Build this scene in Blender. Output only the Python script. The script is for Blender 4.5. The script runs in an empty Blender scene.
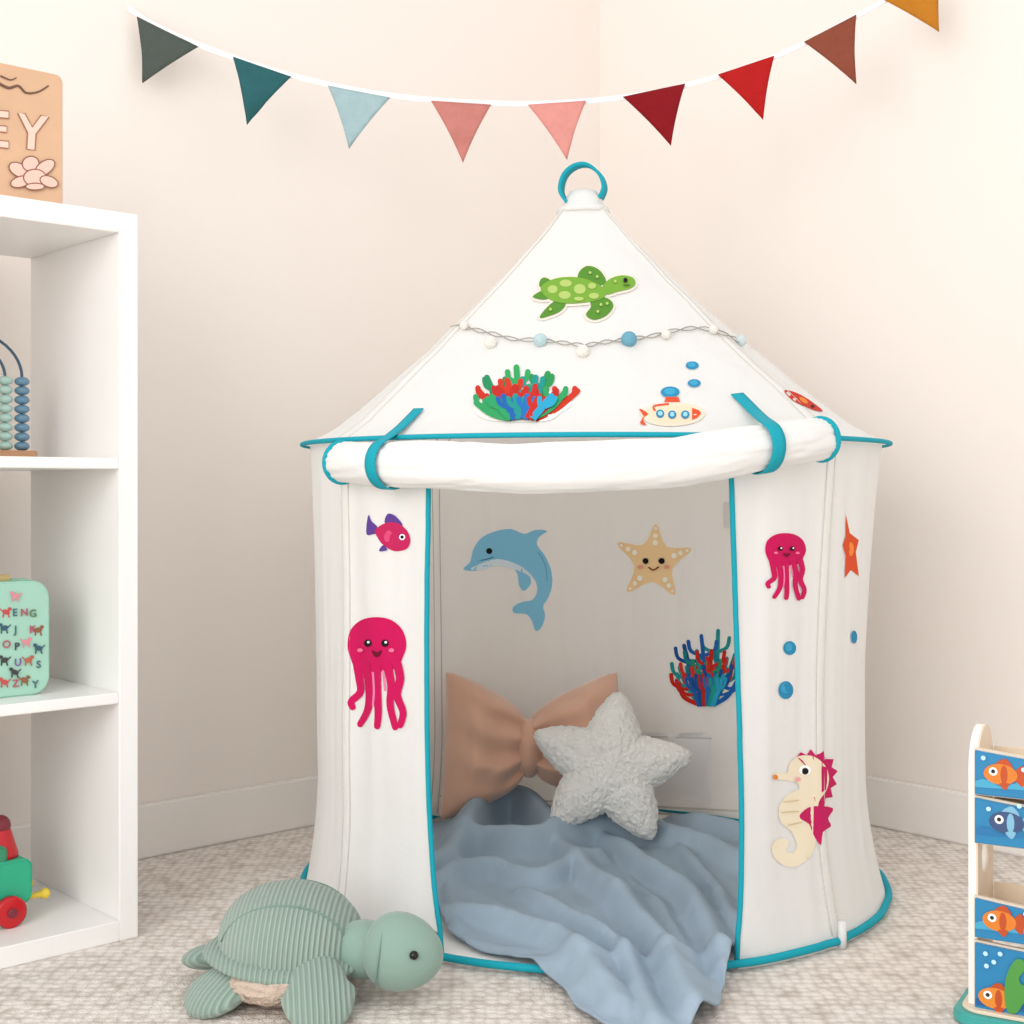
import bpy, bmesh, math, random
from mathutils import Vector, Matrix, noise
from mathutils.bvhtree import BVHTree
from mathutils.geometry import delaunay_2d_cdt
random.seed(4)
F=1380.0; HZ=490.0; H=0.75
sc=bpy.context.scene
try:
    sc.view_settings.view_transform='Standard'; sc.view_settings.look='None'
except Exception as e: print(e)
# ---------------- helpers
def lin(h):
    h=h.lstrip('#'); o=[]
    for i in (0,2,4):
        c=int(h[i:i+2],16)/255
        o.append(c/12.92 if c<=.04045 else ((c+.055)/1.055)**2.4)
    return (*o,1)
MC={}
def mat(name,hexc,rough=.8,bump=0,bscale=200,var=0,trans=0,cord=0,metal=0,sheen=0,bdist=.002,bump2=0):
    if name in MC: return MC[name]
    m=bpy.data.materials.new(name); m.use_nodes=True
    nt=m.node_tree; N=nt.nodes; L=nt.links
    b=N['Principled BSDF']; out=N['Material Output']
    c=lin(hexc); b.inputs['Base Color'].default_value=c; b.inputs['Roughness'].default_value=rough
    b.inputs['Metallic'].default_value=metal
    b.inputs['Specular IOR Level'].default_value=.25 if rough>.6 else .5
    if sheen: b.inputs['Sheen Weight'].default_value=sheen
    tc=N.new('ShaderNodeTexCoord')
    bp=None
    if bump:
        n=N.new('ShaderNodeTexNoise'); n.inputs['Scale'].default_value=bscale; n.inputs['Detail'].default_value=4
        L.new(tc.outputs['Object'],n.inputs['Vector'])
        bp=N.new('ShaderNodeBump'); bp.inputs['Strength'].default_value=bump; bp.inputs['Distance'].default_value=bdist
        L.new(n.outputs['Fac'],bp.inputs['Height']); L.new(bp.outputs['Normal'],b.inputs['Normal'])
    if bump2:
        n=N.new('ShaderNodeTexNoise'); n.inputs['Scale'].default_value=11; n.inputs['Detail'].default_value=5; n.inputs['Distortion'].default_value=.6
        L.new(tc.outputs['Object'],n.inputs['Vector'])
        b3=N.new('ShaderNodeBump'); b3.inputs['Strength'].default_value=bump2; b3.inputs['Distance'].default_value=.012
        L.new(n.outputs['Fac'],b3.inputs['Height'])
        if bp: L.new(bp.outputs['Normal'],b3.inputs['Normal'])
        L.new(b3.outputs['Normal'],b.inputs['Normal'])
    if cord:
        w=N.new('ShaderNodeTexWave'); w.inputs['Scale'].default_value=cord; w.inputs['Distortion'].default_value=.4
        L.new(tc.outputs['Object'],w.inputs['Vector'])
        bp2=N.new('ShaderNodeBump'); bp2.inputs['Strength'].default_value=.9; bp2.inputs['Distance'].default_value=.003
        L.new(w.outputs['Fac'],bp2.inputs['Height'])
        if bump: L.new(bp.outputs['Normal'],bp2.inputs['Normal'])
        L.new(bp2.outputs['Normal'],b.inputs['Normal'])
        mx=N.new('ShaderNodeMixRGB'); mx.inputs[1].default_value=[v*.72 for v in c[:3]]+[1]; mx.inputs[2].default_value=c
        L.new(w.outputs['Fac'],mx.inputs[0]); L.new(mx.outputs[0],b.inputs['Base Color'])
    if var:
        n2=N.new('ShaderNodeTexNoise'); n2.inputs['Scale'].default_value=var; n2.inputs['Detail'].default_value=5
        L.new(tc.outputs['Object'],n2.inputs['Vector'])
        mx=N.new('ShaderNodeMixRGB'); mx.inputs[1].default_value=[v*.85 for v in c[:3]]+[1]; mx.inputs[2].default_value=[min(1,v*1.08) for v in c[:3]]+[1]
        L.new(n2.outputs['Fac'],mx.inputs[0]); L.new(mx.outputs[0],b.inputs['Base Color'])
    if trans:
        t=N.new('ShaderNodeBsdfTranslucent'); t.inputs['Color'].default_value=c
        ms=N.new('ShaderNodeMixShader'); ms.inputs[0].default_value=trans
        L.new(b.outputs[0],ms.inputs[1]); L.new(t.outputs[0],ms.inputs[2]); L.new(ms.outputs[0],out.inputs['Surface'])
    MC[name]=m; return m
def felt(hexc): return mat('felt_'+hexc.strip('#'),hexc,.85,bump=.15,bscale=500)
def paint(hexc): return mat('paint_'+hexc.strip('#'),hexc,.4,bump=.03,bscale=60)
def link(o,parent=None):
    sc.collection.objects.link(o)
    if parent: o.parent=parent
    return o
def empty(name,loc=(0,0,0)):
    o=bpy.data.objects.new(name,None); o.empty_display_size=.1
    return link(o)
def mesh(name,verts,faces,m,parent=None,smooth=True,midx=None):
    me=bpy.data.meshes.new(name); me.from_pydata([tuple(v) for v in verts],[],faces)
    if isinstance(m,list):
        for x in m: me.materials.append(x)
    else: me.materials.append(m)
    if midx:
        for p,i in zip(me.polygons,midx): p.material_index=i
    if smooth:
        for p in me.polygons: p.use_smooth=True
    me.update()
    o=bpy.data.objects.new(name,me); return link(o,parent)
def bmobj(name,bm,m,parent=None,smooth=False):
    bmesh.ops.recalc_face_normals(bm,faces=bm.faces)
    me=bpy.data.meshes.new(name); bm.to_mesh(me); bm.free(); me.materials.append(m)
    if smooth:
        for p in me.polygons: p.use_smooth=True
    return link(bpy.data.objects.new(name,me),parent)
def box(name,M,lo,hi,m,parent=None,bev=.002):
    bm=bmesh.new(); bmesh.ops.create_cube(bm,size=1)
    for v in bm.verts:
        v.co=Vector([lo[i]+(v.co[i]+.5)*(hi[i]-lo[i]) for i in range(3)])
    if bev: bmesh.ops.bevel(bm,geom=bm.edges[:],offset=bev,segments=2,affect='EDGES')
    bm.transform(M); return bmobj(name,bm,m,parent)
def prism(name,pts,depth,M,m,parent=None,bev=0,smooth=False):
    """pts in local XY, extruded along local -Z by depth"""
    bm=bmesh.new(); vs=[bm.verts.new((p[0],p[1],0)) for p in pts]
    f=bm.faces.new(vs); r=bmesh.ops.extrude_face_region(bm,geom=[f])
    for v in r['geom']:
        if isinstance(v,bmesh.types.BMVert): v.co.z-=depth
    if bev:
        bmesh.ops.recalc_face_normals(bm,faces=bm.faces)
        es=[e for e in bm.edges if abs(e.verts[0].co.z-e.verts[1].co.z)<1e-6]
        bmesh.ops.bevel(bm,geom=es,offset=bev,segments=3,affect='EDGES')
    bm.transform(M); return bmobj(name,bm,m,parent,smooth)
def rrect(w,h,r,x0=0,y0=0,n=6):
    pts=[]
    for cx,cy,a0 in ((w-r,h-r,0),(r,h-r,90),(r,r,180),(w-r,r,270)):
        for i in range(n+1):
            a=math.radians(a0+90*i/n); pts.append((x0+cx+r*math.cos(a),y0+cy+r*math.sin(a)))
    return pts
def cat(pts,n=6,closed=True):
    out=[]; L=len(pts)
    rng=range(L) if closed else range(L-1)
    for i in rng:
        if closed: p=[pts[(i+k-1)%L] for k in range(4)]
        else: p=[pts[max(0,min(L-1,i+k-1))] for k in range(4)]
        for j in range(n):
            t=j/n
            out.append(tuple(.5*((2*p[1][c])+(-p[0][c]+p[2][c])*t+(2*p[0][c]-5*p[1][c]+4*p[2][c]-p[3][c])*t*t+(-p[0][c]+3*p[1][c]-3*p[2][c]+p[3][c])*t**3) for c in range(len(p[0]))))
    if not closed: out.append(tuple(pts[-1]))
    return out
def tube(name,pts,r,m,parent=None,seg=10,closed=False,rad=None):
    pts=[Vector(p) for p in pts]; n=len(pts); V=[];Fc=[]
    up=Vector((0,0,1)); prev=None
    for i,p in enumerate(pts):
        a=pts[(i-1)%n] if (closed or i>0) else p; b=pts[(i+1)%n] if (closed or i<n-1) else p
        t=(b-a).normalized()
        if prev is None:
            x=t.cross(up)
            if x.length<.1: x=t.cross(Vector((1,0,0)))
        else: x=prev-t*prev.dot(t)
        x.normalize(); prev=x; y=t.cross(x)
        rr=rad[i] if rad else r
        for k in range(seg):
            an=2*math.pi*k/seg
            r2=rr(an) if callable(rr) else rr
            V.append(p+(x*math.cos(an)+y*math.sin(an))*r2)
    for i in range(n if closed else n-1):
        j=(i+1)%n
        for k in range(seg):
            k2=(k+1)%seg; Fc.append((i*seg+k,i*seg+k2,j*seg+k2,j*seg+k))
    if not closed:
        Fc.append(tuple(range(seg))[::-1]); Fc.append(tuple(range((n-1)*seg,n*seg)))
    return mesh(name,V,Fc,m,parent)
def ball(name,c,r,m,parent=None,rot=None,fn=None,u=32,v=20):
    bm=bmesh.new(); bmesh.ops.create_uvsphere(bm,u_segments=u,v_segments=v,radius=1)
    if isinstance(r,(int,float)): r=(r,r,r)
    for w in bm.verts:
        q=w.co.copy()
        if fn: q=fn(q)
        w.co=Vector((q.x*r[0],q.y*r[1],q.z*r[2]))
    o=bmobj(name,bm,m,parent,True); o.location=c
    if rot: o.rotation_euler=[math.radians(a) for a in rot]
    return o
def W(px,py,d): return Vector(((px-512)/F*d,d,H+(HZ-py)/F*d))
def ray(px,py): return Vector(((px-512)/F,1,(HZ-py)/F))
CAM=Vector((0,0,H))
# projectors: pixel -> (point, normal)
def bvh_proj(tree,ymin=0):
    def f(px,py):
        d=ray(px,py).normalized(); loc,n,i,dist=tree.ray_cast(CAM,d)
        if loc is None or dist>6 or loc.y<ymin: return None
        if n.dot(d)>0: n=-n
        return loc,n
    return f
def plane_proj(P0,n):
    n=n.normalized()
    def f(px,py):
        d=ray(px,py); t=(P0-CAM).dot(n)/d.dot(n); return CAM+d*t,(n if n.dot(d)<0 else -n)
    return f
def offpoly(p,o):
    n=len(p); A=sum(p[i][0]*p[(i+1)%n][1]-p[(i+1)%n][0]*p[i][1] for i in range(n)); s=1 if A>0 else -1
    out=[]
    for i in range(n):
        a=p[i-1]; b=p[(i+1)%n]; tx,ty=b[0]-a[0],b[1]-a[1]; l=math.hypot(tx,ty) or 1
        out.append((p[i][0]+s*ty/l*o,p[i][1]-s*tx/l*o))
    return out
def ell(cx,cy,rx,ry=None,rot=0,n=18):
    ry=ry or rx; a=math.radians(rot)
    return [(cx+rx*math.cos(t)*math.cos(a)-ry*math.sin(t)*math.sin(a),cy+rx*math.cos(t)*math.sin(a)+ry*math.sin(t)*math.cos(a)) for t in [2*math.pi*i/n for i in range(n)]]
def stroke(pts,w0,w1=None,n=5):
    w1=w0 if w1 is None else w1
    c=cat(pts,n,False); N=len(c); Lp=[];Rp=[]
    for i,p in enumerate(c):
        a=c[max(0,i-1)]; b=c[min(N-1,i+1)]; tx,ty=b[0]-a[0],b[1]-a[1]; l=math.hypot(tx,ty) or 1
        w=(w0+(w1-w0)*i/(N-1))/2; Lp.append((p[0]-ty/l*w,p[1]+tx/l*w)); Rp.append((p[0]+ty/l*w,p[1]-tx/l*w))
    e=c[-1]; q=c[-2]; an=math.atan2(e[1]-q[1],e[0]-q[0])
    cap=[(e[0]+w1/2*math.cos(an+math.radians(k)),e[1]+w1/2*math.sin(an+math.radians(k))) for k in (60,30,0,-30,-60)]
    return Lp+cap+Rp[::-1]
def sticker(name,layers,proj,parent,base=.0015,step=.00018,grid=6,matf=None):
    matf=matf or felt
    L=layers
    V=[];Fc=[];mi=[];mats=[];mk=[]
    for k,(poly,c) in enumerate(L):
        if c not in mk: mk.append(c); mats.append(matf(c))
        xs=[p[0] for p in poly]; ys=[p[1] for p in poly]
        pts=[Vector(p) for p in poly]; n0=len(pts)
        gx=min(xs)
        while gx<max(xs):
            gy=min(ys)
            while gy<max(ys):
                pts.append(Vector((gx+1.3,gy+.7))); gy+=grid
            gx+=grid
        r=delaunay_2d_cdt(pts,[],[list(range(n0))],1,1e-4)
        vm={}
        for tri in r[2]:
            ok=True; idx=[]
            for i in tri:
                if i not in vm:
                    h=proj(r[0][i].x,r[0][i].y)
                    if h is None: vm[i]=None
                    else: V.append(h[0]+h[1]*(base+step*k)); vm[i]=len(V)-1
                if vm[i] is None: ok=False
                idx.append(vm[i])
            if ok:
                a,b,c3=[V[q] for q in idx]
                if max((a-b).length,(b-c3).length,(a-c3).length)>.15: continue
                Fc.append(idx); mi.append(mk.index(c))
    return mesh(name,V,Fc,mats,parent,True,mi)
def xf(p,src,dst):
    sx=(dst[2]-dst[0])/(src[2]-src[0]); sy=(dst[3]-dst[1])/(src[3]-src[1])
    return [(dst[0]+(a-src[0])*sx,dst[1]+(b-src[1])*sy) for a,b in p]

# ---------------- room frame
e1=Vector((.739,.674,0)).normalized(); bk=Vector((-e1.y,e1.x,0)); Z=Vector((0,0,1))
S=Vector((-.627,2.315,0))
RM=Matrix(((e1.x,bk.x,0,S.x),(e1.y,bk.y,0,S.y),(0,0,1,0),(0,0,0,1)))
WB=.456; WR=1.585
def wallmat():
    m=bpy.data.materials.new('wall_paint'); m.use_nodes=True; nt=m.node_tree;N=nt.nodes;L=nt.links
    b=N['Principled BSDF']; b.inputs['Base Color'].default_value=lin('#f2e9e1'); b.inputs['Roughness'].default_value=.75
    tc=N.new('ShaderNodeTexCoord'); n=N.new('ShaderNodeTexNoise'); n.inputs['Scale'].default_value=60; n.inputs['Detail'].default_value=5
    bp=N.new('ShaderNodeBump'); bp.inputs['Strength'].default_value=.12; bp.inputs['Distance'].default_value=.003
    L.new(tc.outputs['Object'],n.inputs['Vector']); L.new(n.outputs['Fac'],bp.inputs['Height']); L.new(bp.outputs['Normal'],b.inputs['Normal'])
    return m
wm=wallmat()
box('wall_left',RM,(-3.2,WB,0),(WR+.1,WB+.1,2.6),wm,bev=0)
box('wall_right',RM,(WR,-3.6,0),(WR+.1,WB,2.6),wm,bev=0)
def carpet():
    m=bpy.data.materials.new('carpet'); m.use_nodes=True; nt=m.node_tree;N=nt.nodes;L=nt.links
    b=N['Principled BSDF']; b.inputs['Roughness'].default_value=.95; b.inputs['Specular IOR Level'].default_value=.1
    tc=N.new('ShaderNodeTexCoord')
    v=N.new('ShaderNodeTexVoronoi'); v.inputs['Scale'].default_value=58; v.inputs['Randomness'].default_value=.45
    n=N.new('ShaderNodeTexNoise'); n.inputs['Scale'].default_value=260; n.inputs['Detail'].default_value=3
    n2=N.new('ShaderNodeTexNoise'); n2.inputs['Scale'].default_value=26; n2.inputs['Detail'].default_value=2
    for x in (v,n,n2): L.new(tc.outputs['Object'],x.inputs['Vector'])
    cr=N.new('ShaderNodeValToRGB'); cr.color_ramp.elements[0].position=.25; cr.color_ramp.elements[0].color=lin('#f1e9e1')
    cr.color_ramp.elements[1].position=.8; cr.color_ramp.elements[1].color=lin('#c6bab0')
    ad=N.new('ShaderNodeMath'); ad.operation='MULTIPLY_ADD'; ad.inputs[1].default_value=.8
    L.new(v.outputs['Distance'],ad.inputs[0])
    s2=N.new('ShaderNodeMath'); s2.operation='MULTIPLY_ADD'; s2.inputs[1].default_value=.9; s2.inputs[2].default_value=-.38
    L.new(n2.outputs['Fac'],s2.inputs[0]); L.new(s2.outputs[0],ad.inputs[2])
    L.new(ad.outputs[0],cr.inputs['Fac']); L.new(cr.outputs[0],b.inputs['Base Color'])
    h=N.new('ShaderNodeMath'); h.operation='MULTIPLY_ADD'; h.inputs[1].default_value=-1.2
    L.new(v.outputs['Distance'],h.inputs[0]); L.new(n.outputs['Fac'],h.inputs[2])
    bp=N.new('ShaderNodeBump'); bp.inputs['Strength'].default_value=.55; bp.inputs['Distance'].default_value=.008
    L.new(h.outputs[0],bp.inputs['Height']); L.new(bp.outputs['Normal'],b.inputs['Normal'])
    return m
box('floor',RM,(-3.2,-3.6,-.08),(WR+.1,WB+.1,0),carpet(),bev=0)
trimm=mat('trim_paint','#f4eee8',.45)
def base(name,lo,hi):
    box(name,RM,lo,hi,trimm,bev=.004)
base('baseboard_left',(-3.2,WB-.015,0),(WR,WB,.11))
base('baseboard_right',(WR-.015,-3.6,0),(WR,WB-.015,.11))

# ---------------- cube shelf
white=mat('white_laminate','#f4f2ef',.35,bump=.02,bscale=40)
shelf=empty('cube_shelf')
TH=.034; CW=.36; DP=.355; TOP=1.212
WID=2*CW+2*TH+.018
def sb(n,x0,x1,z0,z1,y0=0): box(n,RM,(x0,y0,z0),(x1,DP,z1),white,shelf,.0015)
sb('side_panel_right',-TH,0,0,TOP); sb('side_panel_left',-WID,-WID+TH,0,TOP)
sb('top_panel',-WID+TH,-TH,TOP-TH,TOP); sb('bottom_panel',-WID+TH,-TH,0,TH)
sb('divider',-TH-CW-.018,-TH-CW,TH,TOP-TH,.001)
for i,z in enumerate((.803,.413)): sb('board_%d'%i,-WID+TH,-TH,z-.018,z,.002)
def at(px,d):
    k=(px-512)/F; return (k*(S.y+bk.y*d)-(S.x+bk.x*d))/(e1.x-k*e1.y)
def FR(a,d,z): # frame matrix: X right, Y up, Z toward room
    P=S+e1*a+bk*d+Z*z
    return Matrix(((e1.x,0,-bk.x,P.x),(e1.y,0,-bk.y,P.y),(0,1,0,P.z),(0,0,0,1)))
def text(name,s,size,M,m,parent,ext=.001):
    c=bpy.data.curves.new(name,'FONT'); c.body=s; c.size=size; c.extrude=ext; c.offset=size*.015
    o=bpy.data.objects.new(name,c); c.materials.append(m); link(o,parent); o.matrix_world=M; return o

# wooden name sign
wood=mat('birch_wood','#dab18e',.55,bump=.1,bscale=90,var=14)
wood2=mat('wood_dark','#b98a68',.55)
sign=empty('wooden_name_sign')
a0=at(63,.05); M=FR(a0-.34,.05,TOP)
prism('board',rrect(.34,.222,.012),.012,M,wood,sign,.002)
pr=plane_proj(S+bk*.05,bk)
Y_=[(18,113),(24,114),(32,128),(41,116),(48,117),(35,134),(34,150),(27,149),(28,133)]
E_=[(-12,110),(8,112),(8,118),(-5,117),(-5,126),(6,127),(6,132),(-5,131),(-5,141),(8,142),(8,148),(-12,146)]
L=[(stroke([(-4,82),(8,88),(18,86),(26,93),(38,92),(48,86)],3.2,1.5),'#6d4a36'),
   (stroke([(0,76),(10,80),(16,78)],2,1),'#6d4a36'),
   (offpoly(Y_,1.3),'#a06a52'),(Y_,'#eccbb9'),(offpoly(E_,1.3),'#a06a52'),(E_,'#eccbb9')]
for (x,y,rx,ry,ro) in ((18,170,11,7,30),(30,164,8,9,80),(44,168,12,7,-35),(20,182,11,6,-15),(34,178,12,9,0),(48,182,10,6,20),(34,187,10,4,0)):
    L+=[(ell(x,y,rx,ry,ro),'#8d5a46'),(ell(x,y,rx-1.2,ry-1.2,ro),'#efc4b4')]
sticker('sign_inlay',L,pr,sign,base=.001,matf=paint)

# abacus
ab=empty('rainbow_abacus')
a1=at(38,.15); M=FR(a1-.24,.15,.803)
prism('base',rrect(.24,.014,.004),.05,M,wood2,ab,.002)
aO=at(22,.175); aI=at(5,.175); hwO=.095; cx=aO-hwO; hwI=aI-cx
z0=.817
for j,(hw,colr,nb,top) in enumerate(((hwO,'#2d5266',8,.20),(hwI,'#39556a',8,.178))):
    sh_=.125
    pts=[S+e1*(cx+hw)+bk*.175+Z*z0]
    for i in range(25):
        t=math.pi*i/24; pts.append(S+e1*(cx+hw*math.cos(t))+bk*.175+Z*(z0+sh_+(top-sh_)*math.sin(t)))
    pts.append(S+e1*(cx-hw)+bk*.175+Z*z0)
    tube('wire_%d'%j,pts,.0026,paint(colr),ab,8)
    for sgn,cc in ((1,'#6489a0' if j==0 else '#a9c8bd'),(-1,'#c9a08f')):
        for q in range(nb):
            P=S+e1*(cx+sgn*hw)+bk*.175+Z*(z0+.008+.0158*q)
            ball('bead_%d_%d_%d'%(j,sgn,q),P,(.0128,.0128,.008),paint(cc),ab,u=16,v=10)

# suitcase
mint=mat('mint_card','#a0cdb9',.6,bump=.05,bscale=150)
case=empty('kids_suitcase')
a2=at(50,.07); wS=.30; hS=.188
M=FR(a2-wS,.07,.413)
prism('body',rrect(wS,hS,.03),.10,M,mint,case,.003)
prism('lid_rim',rrect(wS+.003,hS+.003,.031,-.0015,-.0005),.003,FR(a2-wS,.11,.413),mat('rim','#8fbfa9',.5),case)
prism('clasp',rrect(.03,.014,.003),.012,FR(a2-.085,.10,.413+hS-.004),mat('metal','#c9b27a',.3,metal=1),case,.001)
hp=[S+e1*(a2-wS/2+.05*math.cos(t))+bk*.12+Z*(.413+hS+.03*math.sin(t)) for t in [math.pi*i/12 for i in range(13)]]
tube('handle',hp,.005,mat('handle','#6aa08a',.5),case)
pr=plane_proj(S+bk*.07,bk); L=[]
cols=['#c04a4a','#8a5a3c','#2f5568','#d98b94','#3a3a3a','#b3604a']
rnd=random.Random(11)
for k,(x,y) in enumerate(((6,612),(38,630),(4,628),(26,642),(4,660),(28,660),(4,682),(24,680),(38,648),(15,596),(14,672))):
    c=cols[k%6]; f=rnd.choice((-1,1))
    L+=[(ell(x,y,4,2.6,rnd.uniform(-25,25),12),c),(ell(x+3.6*f,y-3,2.1,1.9,0,10),c),(stroke([(x-2.5,y+1),(x-3,y+5)],1.5),c),(stroke([(x+2,y+1),(x+3,y+5)],1.5),c),(stroke([(x-3*f,y),(x-6*f,y-3)],1.2),c)]
sticker('case_animals',L,pr,case,base=.0006,step=.00005,matf=paint)
for i,(x,y,ch,cc) in enumerate(((12,616,'E','#4b6b78'),(20,616,'N','#b5566a'),(29,617,'G','#5d7a52'),(29,633,'K','#b5566a'),(14,633,'J','#4b6b78'),(14,650,'P','#3c4a50'),(2,648,'O','#b5566a'),(14,666,'U','#7a5a9a'),(36,668,'S','#4b6b78'),(12,687,'Z','#b5566a'),(32,688,'Y','#4b6b78'))):
    P,n=pr(x,y); Mx=Matrix(((e1.x,0,-bk.x,P.x),(e1.y,0,-bk.y,P.y),(0,1,0,P.z),(0,0,0,1)))@Matrix.Translation((0,0,.0015))
    text('letter_%d'%i,ch,.017,Mx,paint(cc),case,.0006)

# push toy in bottom cubby
toy=empty('wooden_push_toy')
at3=at(33,.10)
grn=paint('#2fae86'); red=mat('toy_red','#c3141f',.3); yel=paint('#e8c93c'); drk=mat('toy_dark','#7d2432',.4)
M=FR(at3-.16,.10,TH+.030)
prism('body',rrect(.16,.075,.016),.08,M,grn,toy,.004)
prism('body_top',rrect(.10,.03,.01),.07,FR(at3-.14,.105,TH+.10),paint('#3a8f6a'),toy,.004)
def cyl(name,P,axis,r,h,m,parent,seg=28,r2=None):
    axis=axis.normalized()
    rr=[r*.85,r,r,r*.85]; 
    if r2 is not None: rr=[r,r,r2,r2*.8]
    pts=[P-axis*h/2,P-axis*h*.4,P+axis*h*.4,P+axis*h/2]
    return tube(name,pts,r,m,parent,seg,rad=rr)
for k,aa in enumerate((at(10,.09),at(10,.09)-.11)):
    for s in (0,1):
        P=S+e1*aa+bk*(.088 if s==0 else .192)+Z*(TH+.0255)
        cyl('wheel_%d_%d'%(k,s),P,bk,.0255,.014,red,toy)
        cyl('hub_%d_%d'%(k,s),P+(-bk if s==0 else bk)*.008,bk,.008,.006,drk,toy)
P=S+e1*(at3+.012)+bk*.12+Z*(TH+.035); cyl('peg',P,e1,.005,.03,yel,toy,12)
ball('peg_knob',P+e1*.017,.009,yel,toy,u=16,v=10)
P=S+e1*(at3+.010)+bk*.16+Z*(TH+.045); cyl('peg_b',P,e1,.005,.03,yel,toy,12)
for k,(dx,h) in enumerate(((-.040,.05),(-.09,.045))):
    P=S+e1*(at3+dx)+bk*.14+Z*(TH+.105+h/2); cyl('figure_%d'%k,P,Z,.030,h,red,toy,r2=.018)
    ball('figure_head_%d'%k,P+Z*(h/2+.002),.018,drk,toy)

# ---------------- TENT
tent=empty('play_tent')
CX,CY=.156,2.67; ZE=.835
canvas=mat('canvas','#faf9f6',.85,bump=.15,bscale=160,trans=.34,bump2=.3)
cyan=mat('cyan_trim','#149fb0',.75,bump=.2,bscale=500)
POLES=[216,313,37,127]
def polef(th):
    th%=360; ps=sorted(POLES)
    for i in range(4):
        a=ps[i]; b=ps[(i+1)%4]
        if b<a: b+=360
        t=th if th>=a else th+360
        if a<=t<=b: return a,b,t
    return ps[0],ps[1],th
def chord(th):
    a,b,t=polef(th); h=math.radians((b-a)/2); m=(a+b)/2
    return math.cos(h)/math.cos(math.radians(t-m))
def pdist(th):
    a,b,t=polef(th); return min(t-a,b-t)
PROF=[(.012,1.318),(.030,1.312),(.040,1.298),(.108,1.225),(.172,1.165),(.235,1.105),(.34,1.010),(.44,.925),(.505,.868),(.553,ZE)]
def prof(s):
    x=s*(len(PROF)-1); i=min(int(x),len(PROF)-2); t=x-i
    return PROF[i][0]*(1-t)+PROF[i+1][0]*t, PROF[i][1]*(1-t)+PROF[i+1][1]*t
def rpt(th,s):
    r,z=prof(s); w=(1-s)**.6*.55 if s<1 else 0
    k=1-w+w*chord(th)
    rr=r*k+.006*math.exp(-(pdist(th)/2.2)**2)*min(1,s*4)*(1-.5*s)
    a=math.radians(th); cx=CX-.018*(z-ZE)/.48
    z+=(.007*noise.noise(Vector((math.cos(a)*r*7,math.sin(a)*r*7,3)))+.003*noise.noise(Vector((math.cos(a)*r*19,math.sin(a)*r*19,8))))*min(1,s*3)*(1-s**6)
    return Vector((cx+rr*math.cos(a),CY+rr*math.sin(a),z))
NS=45; V=[];Fc=[]
for i in range(NS+1):
    for t in range(360): V.append(rpt(t,i/NS))
for i in range(NS):
    for t in range(360): Fc.append((i*360+t,i*360+(t+1)%360,(i+1)*360+(t+1)%360,(i+1)*360+t))
V.append(Vector((CX-.018,CY,1.322))); top=len(V)-1
for t in range(360): Fc.append((top,(t+1)%360,t))
roof=mesh('roof',V,Fc,canvas,tent)
roofT=BVHTree.FromPolygons([v[:] for v in V],Fc)
def wr(z):
    t=z/.83
    return .528+.013*max(0,(t-.5)/.5)**1.3+.026*max(0,(.26-t)/.26)**1.6
def wpt(th,z):
    a=math.radians(th); r=wr(z); t=z/.83
    r-=.022*max(0,math.cos(a))**1.5*math.sin(math.pi*min(1,max(0,t)))**.7
    r+=.010*max(0,-math.sin(a))**2*math.sin(math.pi*min(1,max(0,t)))**.7
    pd=pdist(th); r+=.006*math.exp(-(pd/1.6)**2)-.005*(pd/50)*min(1,(.83-z)/.2)
    f=noise.noise(Vector((math.cos(a)*3.2,math.sin(a)*3.2,z*.9+5)))*.009+noise.noise(Vector((math.cos(a)*9,math.sin(a)*9,z*1.6)))*.007+noise.noise(Vector((math.cos(a)*20,math.sin(a)*20,z*2.2)))*.004
    r+=f*math.sin(math.pi*min(1,max(0,z/.83)))**.5
    return Vector((CX+r*math.cos(a),CY+r*math.sin(a),z))
def interp(tab,y):
    if y<=tab[0][0]: return tab[0][1]
    for (a,b),(c,d) in zip(tab,tab[1:]):
        if y<=c: return b+(d-b)*(y-a)/(c-a)
    return tab[-1][1]
TL=[(430,427),(490,427),(600,425),(700,425),(780,426),(850,429),(920,436),(962,443)]
TR=[(430,732),(480,733),(600,737),(750,742),(850,744),(930,741),(972,736)]
CACHE={}
def edge(z,tab,lo,hi):
    key=(round(z,4),lo)
    if key in CACHE: return CACHE[key]
    best=None
    for i in range(101):
        th=lo+(hi-lo)*i/100; p=wpt(th,z); px=512+F*p.x/p.y; py=HZ+F*(H-p.z)/p.y
        e=abs(px-interp(tab,py))
        if best is None or e<best[0]: best=(e,th)
    CACHE[key]=best[1]; return best[1]
def sm_edge(z,tab,lo,hi):
    return sum(edge(max(0,min(.83,z+d)),tab,lo,hi) for d in (-.05,-.025,0,.025,.05))/5
def thL(z): return sm_edge(z,TL,228,250)
def thR(z): return sm_edge(z,TR,-80,-58)
NW=50; NC=330; V=[];Fc=[]
for i in range(NW+1):
    z=.001+(.832-.001)*i/NW; a_,b_=thR(z),thL(z)
    for j in range(NC+1): V.append(wpt(a_+(b_-a_)*j/NC,z))
for i in range(NW):
    for j in range(NC):
        a=i*(NC+1)+j; Fc.append((a,a+1,a+NC+2,a+NC+1))
wall=mesh('tent_wall',V,Fc,canvas,tent)
wallT=BVHTree.FromPolygons([v[:] for v in V],Fc)
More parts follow.
